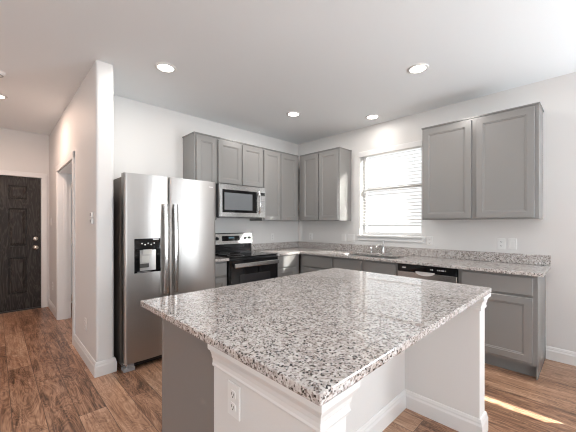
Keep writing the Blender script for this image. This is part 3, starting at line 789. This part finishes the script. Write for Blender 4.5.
I(wrap(MB(), CR, [(RX0, EY + 0.05), (RX0, EY), (RX1, EY), (RX1, -2.657)]), 'cap_moulding', M_trim)
inner = [(LX0, -2.690), (LX0, EY), (LX1, EY), (LX1, KY), (RX0, KY), (RX0, EY), (RX1, EY), (RX1, -2.657)]
I(wrap(MB(), BB, inner), 'baseboard', M_trim)
it = MB().box(-3.322, -1.601, -3.234, -1.998, 0.883, 0.914, 0.004, 2).build('island_worktop', M_gran, origin=(-2.45, -2.6, 0.883))
tag(it, 'large rectangular speckled granite top of the kitchen island', 'countertop')

# ------------------------------------------------------------------ outlets and switches (built facing -y)
def outlet_proto(label, loc, rot, group=None, cat='outlet'):
    t = thing('wall_outlet', label, cat, loc, rot, group)
    MB().box(-0.036, 0.036, -0.006, 0, -0.058, 0.058, 0.0025).build('cover_plate', M_plate, t)
    for z in (-0.021, 0.021):
        f = MB().prism([(0.017 * math.cos(2 * PI * k / 20), z + max(-0.0135, min(0.0135, 0.017 * math.sin(2 * PI * k / 20)))) for k in range(20)], 'y', -0.0078, -0.006)
        r = f.build('receptacle', M_plate, t)
        for (x0, x1, z0, z1) in ((-0.0080, -0.0052, -0.003, 0.007), (0.0052, 0.0080, -0.003, 0.006), (-0.0025, 0.0025, -0.011, -0.006)):
            lab(MB().box(x0, x1, -0.0083, -0.0077, z + z0, z + z1).build('slot', M_slot, r), 'dark slot')
    return t
def switch_proto(label, loc, rot, group=None, n=1):
    t = thing('light_switch', label, 'switch', loc, rot, group)
    hw = 0.036 + 0.023 * (n - 1)
    MB().box(-hw, hw, -0.006, 0, -0.058, 0.058, 0.0025).build('cover_plate', M_plate, t)
    for k in range(n):
        x = (k - (n - 1) / 2) * 0.046
        MB().box(x - 0.0165, x + 0.0165, -0.0085, -0.006, -0.033, 0.033, 0.001).build('rocker', M_plate, t)
    return t
ow = outlet_proto('white outlet on window wall, in the bare part right of the wide cabinet', (-0.0005, -3.0, 1.112), RW)
ow['label'] = 'white outlet with dark slots on window wall, left of the right-end switch'
sw = switch_proto('white switch plate rightmost on the window wall, above the worktop end', (-0.0005, -3.098, 1.112), RW)
dup(ow, (-0.0005, -2.262, 1.112), RW, 'white outlet between the sink window and the wide wall cabinet')
dup(ow, (-0.0005, -0.30, 1.112), RW, 'white outlet near the back corner, under the left window-wall cabinet')
dup(sw, (-0.0005, -0.972, 1.112), RW, 'white single switch plate left of the window, nearest the back corner')
switch_proto('wide white double switch plate just left of the sink window', (-0.0005, -1.118, 1.112), RW, n=2)
dup(ow, (-0.62, -0.0005, 1.112), 0, 'white outlet on the back wall right of the range')
dup(ow, (LX0 - 0.0005, -2.826, 0.716), RW, 'white outlet on the white end wall of the kitchen island')
dup(ow, (-3.2505, -0.275, 0.361), RW, 'low white outlet on the partition wall near the refrigerator')
dup(ow, (-3.2505, 2.0, 0.390), RW, 'low white outlet on the hall wall beside the front door')
dup(sw, (-3.2505, 2.15, 1.362), RW, 'white switch on the hall wall beside the dark front door')
# thermostat-like pair of small keypads on the partition
tp = thing('wall_keypad', 'small white two-piece keypad on the partition wall facing the hall', 'keypad', (-3.2505, -0.55, 1.376), RW)
MB().box(-0.03, 0.03, -0.016, 0, 0.004, 0.052, 0.003).build('upper_unit', M_plate, tp)
MB().box(-0.03, 0.03, -0.016, 0, -0.052, -0.004, 0.003).build('lower_unit', M_plate, tp)
MB().box(-0.022, 0.022, -0.0168, -0.016, 0.018, 0.044).box(-0.022, 0.022, -0.0168, -0.016, -0.040, -0.014).build('screen', M_button, tp)

# ------------------------------------------------------------------ ceiling lights
def can_light(label, loc, power=7.5, col=(1.0, 0.955, 0.90)):
    t = thing('recessed_light', label, 'ceiling light', loc, 0, 'recessed ceiling lights')
    MB().lathe((0, 0, 0), [(0.066, -0.001), (0.068, -0.008), (0.080, -0.010), (0.090, -0.006), (0.092, 0.0)], 40).build('trim_ring', M_trim, t)
    MB().lathe((0, 0, 0), [(0, -0.003), (0.067, -0.003)], 40).build('lens', M_lens, t)
    d = bpy.data.lights.new('lamp', 'AREA'); d.shape = 'DISK'; d.size = 0.12; d.energy = power; d.color = col; d.spread = PI
    o = bpy.data.objects.new('lamp', d); COL.objects.link(o); o.parent = t; o.location = (0, 0, -0.014)
    return t
c0 = can_light('lit recessed light nearest the refrigerator, left in the kitchen ceiling', (-2.765, -0.970, H))
def cdup(loc, label): return dup(c0, loc, 0, label, 'recessed ceiling lights')
cdup((-1.112, -2.566, H), 'lit recessed light in front of the wide wall cabinet, rightmost of the kitchen four')
cdup((-1.119, -0.978, H), 'lit recessed light in the ceiling before the microwave cabinets')
kl = cdup((-0.300, -1.640, H), 'lit recessed light right above the kitchen sink window')
hl = cdup((-3.860, 0.93, H), 'lit recessed light in the hall ceiling, cut by the left edge of the photo')
for ch in kl.children:
    if ch.type == 'LIGHT': ch.data = ch.data.copy(); ch.data.energy = 1.5
for ch in hl.children:
    if ch.type == 'LIGHT':
        ch.data = ch.data.copy(); ch.data.energy = 14; ch.data.color = (1.0, 0.72, 0.58); ch.data.spread = PI
sm = thing('smoke_detector', 'white round smoke detector on the hall ceiling at the left edge', 'smoke detector', (-3.86, 0.21, H))
MB().lathe((0, 0, 0), [(0, -0.034), (0.03, -0.034), (0.034, -0.030), (0.05, -0.030), (0.054, -0.026), (0.062, -0.010), (0.066, 0.0)], 36).build('body', M_plate, sm)
lab(MB().lathe((0, 0, 0), [(0.036, -0.0315), (0.038, -0.033), (0.046, -0.033), (0.048, -0.0305)], 36).build('vent_ring', M_button, sm), 'grey vent ring')
